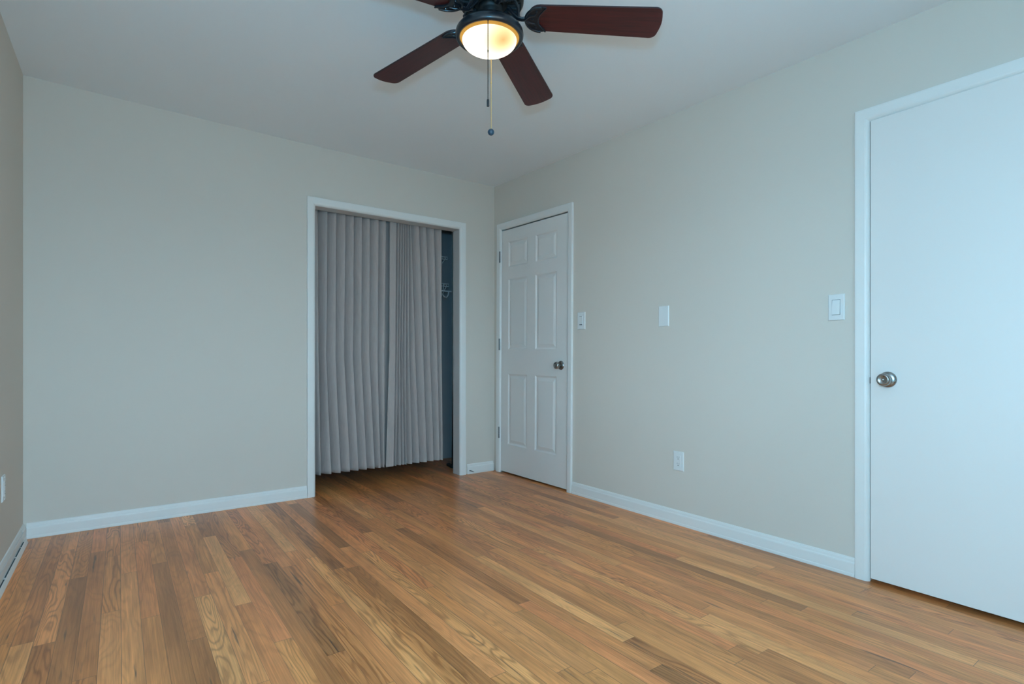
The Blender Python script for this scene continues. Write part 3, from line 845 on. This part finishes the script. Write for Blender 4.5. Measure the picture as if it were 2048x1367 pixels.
PITCH, DROOP, R_TIP = -0.1713, -0.0657, 0.613
def blade_outline():
    pts = []
    r0, w0, w1 = 0.132, 0.0580, 0.0685
    # rounded root
    for i in range(13):
        a = math.pi/2 + math.pi * i / 12
        pts.append((r0 + 0.045 + 0.045 * math.cos(a), w0 * math.sin(a)))
    # toward the tip on the -n side
    for (cx, cy, a0, a1) in ((R_TIP - 0.032, -(w1 - 0.026), -math.pi/2, -0.12), (R_TIP - 0.032, w1 - 0.026, 0.12, math.pi/2)):
        for i in range(8):
            a = lerp(a0, a1, i / 7); pts.append((cx + 0.026 * math.cos(a), cy + 0.026 * math.sin(a)))
        if a1 < 0:
            for i in range(1, 6):
                yy = lerp(-(w1 - 0.026), (w1 - 0.026), i / 6)
                pts.append((R_TIP - 0.006 + 0.006 * (1 - (yy / (w1 - 0.026))**2), yy))
    return pts
def iron_mesh():
    bm = bmesh.new()
    # shield plate under the blade root: round outer side, crested inner side
    out = []
    for i in range(17):
        a = math.pi/2 + math.pi * i / 16
        out.append((0.182 + 0.057 * math.cos(a), 0.0560 * math.sin(a)))
    tipx = 0.199
    inner = [(tipx, -0.0535), (tipx - 0.004, -0.046), (0.186, -0.036), (0.176, -0.024), (0.171, -0.012), (0.169, 0.0), (0.171, 0.012), (0.176, 0.024), (0.186, 0.036), (tipx - 0.004, 0.046), (tipx, 0.0535)]
    prism(bm, out + inner, -0.0095, -0.0045)
    z = -0.0105
    tube(bm, [(x, y * 0.975, z) for x, y in out] , 0.0042, 8)
    tube(bm, [(tipx, -0.054, z), (0.1875, -0.038, z), (0.177, -0.024, z), (0.172, -0.010, z), (0.172, 0.010, z), (0.177, 0.024, z), (0.1875, 0.038, z), (tipx, 0.054, z)], 0.0024, 8)
    tube(bm, [(0.122, 0.0, z), (0.140, 0.016, z), (0.158, 0.019, z), (0.165, 0.028, z)], [0.006, 0.004, 0.0035, 0.001], 8)
    tube(bm, [(0.122, 0.0, z), (0.140, -0.016, z), (0.158, -0.019, z), (0.165, -0.028, z)], [0.006, 0.004, 0.0035, 0.001], 8)
    for sx, sy in ((0.150, 0.0), (0.164, 0.036), (0.164, -0.036)):
        lathe(bm, [(0.0, -0.0135), (0.003, -0.013), (0.0042, -0.0095)], 10, c=(sx, sy, 0))
    # arm that curves up to the motor
    tube(bm, [(0.134, 0, -0.008), (0.112, 0, -0.010), (0.096, 0, -0.006), (0.082, 0, 0.006), (0.072, 0, 0.020), (0.062, 0, 0.030)], [0.0105, 0.0095, 0.010, 0.011, 0.012, 0.013], 12, flat=0.6)
    tube(bm, [(0.100, 0.004, -0.006), (0.098, 0.030, 0.012), (0.088, 0.044, 0.022), (0.070, 0.046, 0.030), (0.056, 0.030, 0.034)], 0.0055, 8)
    tube(bm, [(0.100, -0.004, -0.006), (0.098, -0.030, 0.012), (0.088, -0.044, 0.022), (0.070, -0.046, 0.030), (0.056, -0.030, 0.034)], 0.0055, 8)
    return bm
iron_me = None; blade_me = None
for kk in range(5):
    ang = -0.664 + kk * 2 * math.pi / 5
    # local frame: x outward, y counter-clockwise; pitched about x, drooping toward the tip
    zc = 2.1775 - 0.4 * DROOP
    Mt = Matrix.Translation((0, 0, F(zc))) @ Matrix.Rotation(ang, 4, 'Z') @ Matrix.Rotation(-DROOP, 4, 'Y') @ Matrix.Rotation(PITCH, 4, 'X')
    if blade_me is None:
        bm = bmesh.new(); prism(bm, blade_outline(), -0.0045, 0.0015, mi_side=1, mi_bot=0, mi_top=0)
        b_o = link('blade', bm, [M['blade'], M['bladeedge']], fan, bevel=0.0012, seg=2); blade_me = b_o.data
        i_o = link('blade_iron', iron_mesh(), M['fanmetal'], b_o); iron_me = i_o.data
        for p in iron_me.polygons: p.use_smooth = True
        try: iron_me.set_sharp_from_angle(angle=math.radians(40))
        except Exception: pass
    else:
        b_n = b_o.copy(); C.objects.link(b_n); b_n.parent = fan
        i_n = i_o.copy(); C.objects.link(i_n); i_n.parent = b_n
        b_n.matrix_basis = Mt
        continue
    b_o.matrix_basis = Mt

def chain(x, y, z0, z1, name, mat, label, hook=False, joint=None):
    """bead chain hanging from z0 to z1, position relative to the fan"""
    bm = bmesh.new()
    tube(bm, [(x, y, F(z0)), (x, y, F(z1))], 0.0006, 6)
    z = z0
    while z > z1:
        bmesh.ops.create_icosphere(bm, subdivisions=1, radius=0.0020, matrix=Matrix.Translation((x, y, F(z)))); z -= 0.0036
    if hook: lathe(bm, [(0.0, 0.006), (0.0032, 0.005), (0.0036, 0.0), (0.0020, -0.007), (0.0, -0.008)], 12, c=(x, y, F(z0)))
    if joint: lathe(bm, [(0.0, 0.004), (0.0022, 0.003), (0.0022, -0.003), (0.0, -0.004)], 10, c=(x, y, F(joint)))
    c_ = link(name, bm, mat, fan, smooth=True); c_['label'] = label
    return c_
c1 = chain(-0.0686, -0.0837, 2.1229, 1.8474, 'pull_chain', M['fancore'], 'dark pull chain in front of the bowl', hook=True, joint=2.0133)
bm = bmesh.new()
cx_, cy_ = -0.0686, -0.0837
lathe(bm, [(0.0, F(1.8480)), (0.0038, F(1.8475)), (0.0042, F(1.8440)), (0.0045, F(1.8430)), (0.0045, F(1.8245)), (0.0038, F(1.8235)), (0.0, F(1.8235))], 20, c=(cx_, cy_, 0))
fo = link('chain_fob', bm, M['black'], c1, smooth=True); fo['label'] = 'small black cylinder fob'
c2 = chain(0.0340, 0.0495, 2.1200, 1.8175, 'pull_chain', M['brass'], 'brass pull chain behind the bowl', joint=1.9898)
bm = bmesh.new(); bmesh.ops.create_uvsphere(bm, u_segments=28, v_segments=16, radius=0.0122, matrix=Matrix.Translation((0.0334, 0.0499, F(1.8065))))
fo = link('chain_fob', bm, M['fob'], c2, smooth=True); fo['label'] = 'round dark blue fob'
